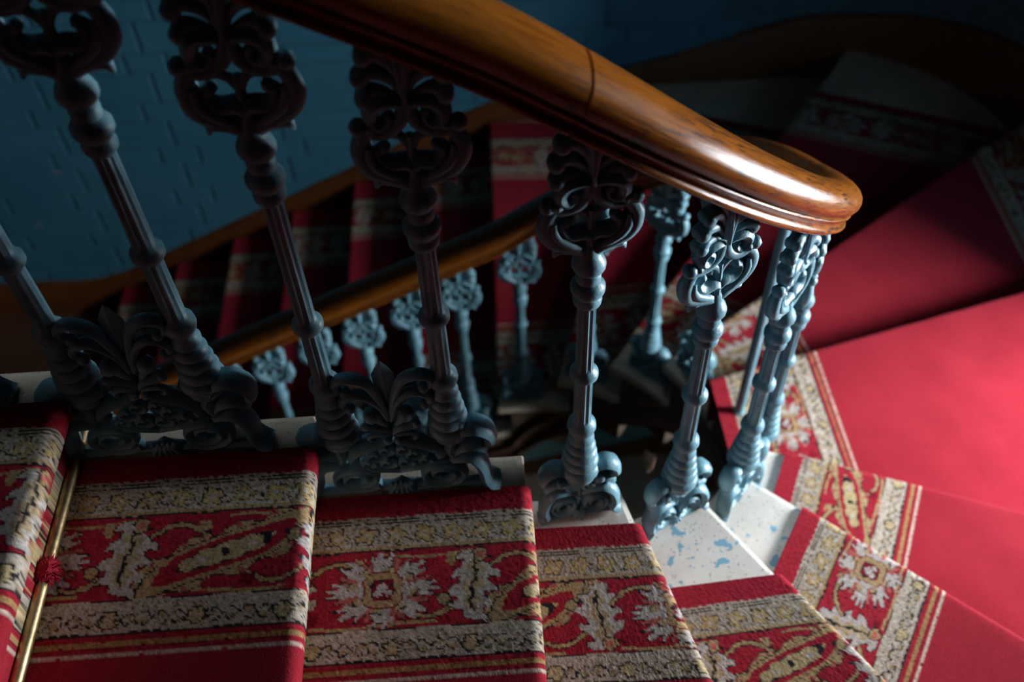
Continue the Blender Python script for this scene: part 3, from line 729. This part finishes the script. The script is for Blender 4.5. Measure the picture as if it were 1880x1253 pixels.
def base_double():
    mb = MB(); D = 1.3; E = 1.9
    scroll(mb, [(4, 205), (13, 245), (26, 279), (44, 291), (61, 291), (71, 279), (68, 266), (59, 263)], [5, 6.5, 8, 8.5, 8, 7, 6, 5], D)
    scroll(mb, [(3, 188), (11, 221), (27, 245), (45, 253), (62, 244), (66, 231), (57, 222)], [5, 6.5, 7.5, 8, 7.5, 6.5, 5], D)
    for s in (1, -1):
        mb.ball((s*.058, -.001, .262), .009, 1.2); mb.ball((s*.056, -.001, .221), .0088, 1.2); mb.ball((s*.026, -.006, .206), .0135, 1.1); mb.ball((s*.039, -.006, .177), .0075)
        mb.ball((s*.008, -.014, .147), .007); mb.ball((s*.103, -.006, .170), .0105)
    scroll(mb, [(8, 172), (18, 188), (26, 206)], [5, 8, 11], 1.1)
    scroll(mb, [(-1, 152), (10, 167), (27, 172), (39, 178)], [5, 7, 7.5, 6], E)
    scroll(mb, spiral(21, 147, 17, 9, 1.05, 0, 20, .1), [4.5], D, n=20, y=-6)
    scroll(mb, [(6, 146), (20, 137), (42, 130), (61, 119), (72, 100), (64, 88)], [6, 8.5, 10, 10, 9, 6], E, y=-4)
    scroll(mb, [(52, 150), (68, 142), (84, 138), (96, 128)], [5, 8, 9, 9], E)
    scroll(mb, [(94, 128), (104, 150), (127, 157), (146, 143), (152, 122), (144, 111)], [8, 10, 11.5, 11, 9.5, 7], 2.0)
    scroll(mb, [(90, 84), (98, 101), (115, 111), (134, 107), (140, 93)], [7, 9, 10.5, 10, 7], 1.9)
    scroll(mb, [(92, 132), (85, 110), (91, 84)], [9, 12, 9], 1.6)
    scroll(mb, [(74, 66), (100, 79), (121, 80), (134, 60), (138, 32), (147, 16), (160, 10)], [6, 9, 11, 12, 12, 13, 11], 1.9, dy=[0, -2, -4, -7, -9, -10, -10])
    scroll(mb, spiral(68, 45, 43, 33, 2.1, -2.4, 48, .74), [6.4, 6.4, 5.8, 5.2], E, n=48, y=-10)
    scroll(mb, [(0, 8), (19, 11), (53, 13), (98, 7), (142, 8)], [9, 6, 5, 5, 7], 1.8, y=-8)
    for q in ((31, 96, 15, 10), (15, 76, 13, 9), (46, 78, 11, 8), (14, 112, 11, 9)):
        scroll(mb, spiral(q[0], q[1], q[2], q[3], 1.02, 1.2, 18, .05), [4.8], 1.6, n=18, y=-6)
        for s in (1, -1): mb.ball((s*q[0]/1000, -.012, (q[1]+q[3])/1000), .0045)
    scroll(mb, [(0, 54), (20, 61), (43, 66), (65, 70), (80, 71)], [5, 6.5, 7, 8, 7], E, y=-5)
    scroll(mb, [(0, 118), (0, 95), (0, 60)], [5, 3, 5], D, mir=False)
    for k in range(-2, 3): scroll(mb, [(0, 34), (k*6, 24), (k*10, 8)], [3, 6, 4.5], 1.5, dy=[-10, -17, -20], mir=False)
    for k in range(5): mb.ball(((k-2)*.008, -.020, .034-.001*abs(k-2)), .0042)
    return mb.mesh('scroll_base', IRON)
def base_single():
    mb = MB(); D = 1.5
    scroll(mb, [(20, 128), (27, 146), (43, 153), (59, 142), (64, 123), (57, 113)], [8, 9.5, 10.5, 10.5, 9, 7], 1.8)
    scroll(mb, [(18, 88), (28, 103), (43, 108), (56, 102), (60, 90)], [6, 8, 9.5, 9, 6.5], 1.6)
    scroll(mb, [(18, 132), (12, 110), (18, 86)], [8, 10, 7], 1.5)
    scroll(mb, [(4, 66), (22, 78), (42, 82), (58, 68), (64, 42), (60, 20), (70, 9)], [5, 7, 9, 10.5, 10.5, 9, 10], 1.7, dy=[0, -2, -3, -5, -7, -8, -8])
    scroll(mb, spiral(27, 43, 27, 27, 2.0, -2.6, 40, .70), [5.2, 5.2, 4.6, 4.2], 2.2, n=40, y=-7)
    scroll(mb, [(0, 7), (20, 8), (45, 7), (68, 8)], [7, 5, 5, 7], 2.0, y=-4)
    scroll(mb, [(0, 124), (0, 95), (0, 60)], [9, 5, 6], D, mir=False)
    scroll(mb, spiral(14, 98, 12, 10, 1.3, 1.2, 20, .3), [4.6], 1.6, n=20, y=-6)
    for k in (-1, 0, 1): scroll(mb, [(0, 24), (k*5, 16), (k*8, 5)], [3, 4.5, 3.5], 1.5, dy=[-6, -12, -14], mir=False)
    for s in (1, -1): mb.ball((s*.034, -.012, .118), .009)
    return mb.mesh('scroll_base', IRON)
BASE2 = base_double(); BASE1 = base_single()
def add_post(par, x, top):
    """post, capital and palmette under par at local x, reaching up to local height top"""
    ex = top-HB
    p = obj('post', post_mesh(ex), par, (x, 0, 0))
    obj('scroll_capital', CAP, p, (0, 0, top)); obj('palmette', PALM, p, (0, 0, top))
def double(n, cx, upper, label, group):
    y = WC[1]-R_RAIL if upper else WC[1]+R_RAIL
    e = empty('double_baluster', (cx, y, zn(n)), 0 if upper else math.pi); tag(e, label, 'baluster', group)
    obj('scroll_base', BASE2, e, (0, -.010, 0)); obj('leaf_finial', LEAF, e)
    for s in (-1, 1):
        lx_ = s*(.0865 if upper else .078); X = cx+lx_ if upper else cx-lx_
        add_post(e, lx_, rail_under(X, upper)+ZC-zn(n)+.002)
def single(n, s, label, group, tilt=0):
    """single baluster; s = distance along the rail's centre line from where the round end begins"""
    LA = math.pi*R_RAIL
    if s < 0: p = (WC[0]+s, WC[1]-R_RAIL); a = 0
    elif s < LA: t = s/R_RAIL-math.pi/2; p = (WC[0]+R_RAIL*math.cos(t), WC[1]+R_RAIL*math.sin(t)); a = t+math.pi/2
    else: p = (WC[0]-(s-LA), WC[1]+R_RAIL); a = math.pi
    e = empty('single_baluster', (p[0], p[1], zn(n)), a); tag(e, label, 'baluster', group)
    obj('scroll_base', BASE1, e); add_post(e, 0, rail_z(s)+ZC-zn(n)+.004)
GU = 'cast-iron balusters of the upper flight'; GW = 'single balusters round the stairwell'; GL = 'cast-iron balusters of the lower flight'
double(-1, -1.18, True, 'double cast-iron baluster above the left edge of the frame, highest of all', GU)
double(0, -.845, True, 'double cast-iron baluster whose foot just enters at the left edge', GU)
double(1, -.512, True, 'double cast-iron baluster above the brass rod end, leftmost whole scroll base', GU)
double(2, -.169, True, 'double cast-iron baluster in the middle of the upper flight, under the rail', GU)
single(3, .068, 'single dark-blue baluster on the last straight step, third post capital from the left', GW)
single(4, .272, 'single baluster on the first white winder tread, under the rail bend', GW)
single(5, .486, 'single baluster standing among blue paint splashes on the second white winder', GW)
single(6, .690, 'single baluster rightmost under the rail end, partly hidden behind another', GW)
single(8, 1.21, 'single lower baluster beside the plain iron rod, mostly hidden by a nearer post', GW)
single(9, 1.382, 'bright single baluster in the middle of the winders, seen against red carpet', GW)
single(10, 1.598, 'single lower baluster hidden behind the dark post of the last straight step', GW)
single(11, 1.815, 'single lower baluster on the broad red tread left of the dark post', GW)
LBL = ['highest double baluster of the lower flight, seen right of the middle double baluster', 'second double baluster of the lower flight, seen between the two double posts', 'third double baluster of the lower flight, left of the middle double baluster', 'fourth double baluster of the lower flight, beside the leftmost scroll base', 'fifth double baluster of the lower flight, hidden behind the left scroll base', 'lowest double baluster of the lower flight, by the landing']
for k, n in enumerate(range(12, 18)):
    double(n, -.183-.3195*k, False, 'lower flight: '+LBL[k] if False else LBL[k], GL)
# plain iron rod that stiffens the rail at the widest winder
mb = MB(); mb.lathe([(.004, 0), (.0165, .001), (.0165, .004), (.0125, .006), (.0125, .30), (.0125, .62), (.0125, rail_z(.955)+ZC-zn(7)-CT+.003)], 16)
e = obj('iron_rod', mb.mesh('iron_rod', IRON), None, (WC[0]+R_RAIL*math.cos(.955/R_RAIL-math.pi/2)-.004, WC[1]+R_RAIL*math.sin(.955/R_RAIL-math.pi/2), zn(7)+CT))
tag(e, 'plain round blue-grey iron rod piercing the carpet under the rail bend', 'rod')
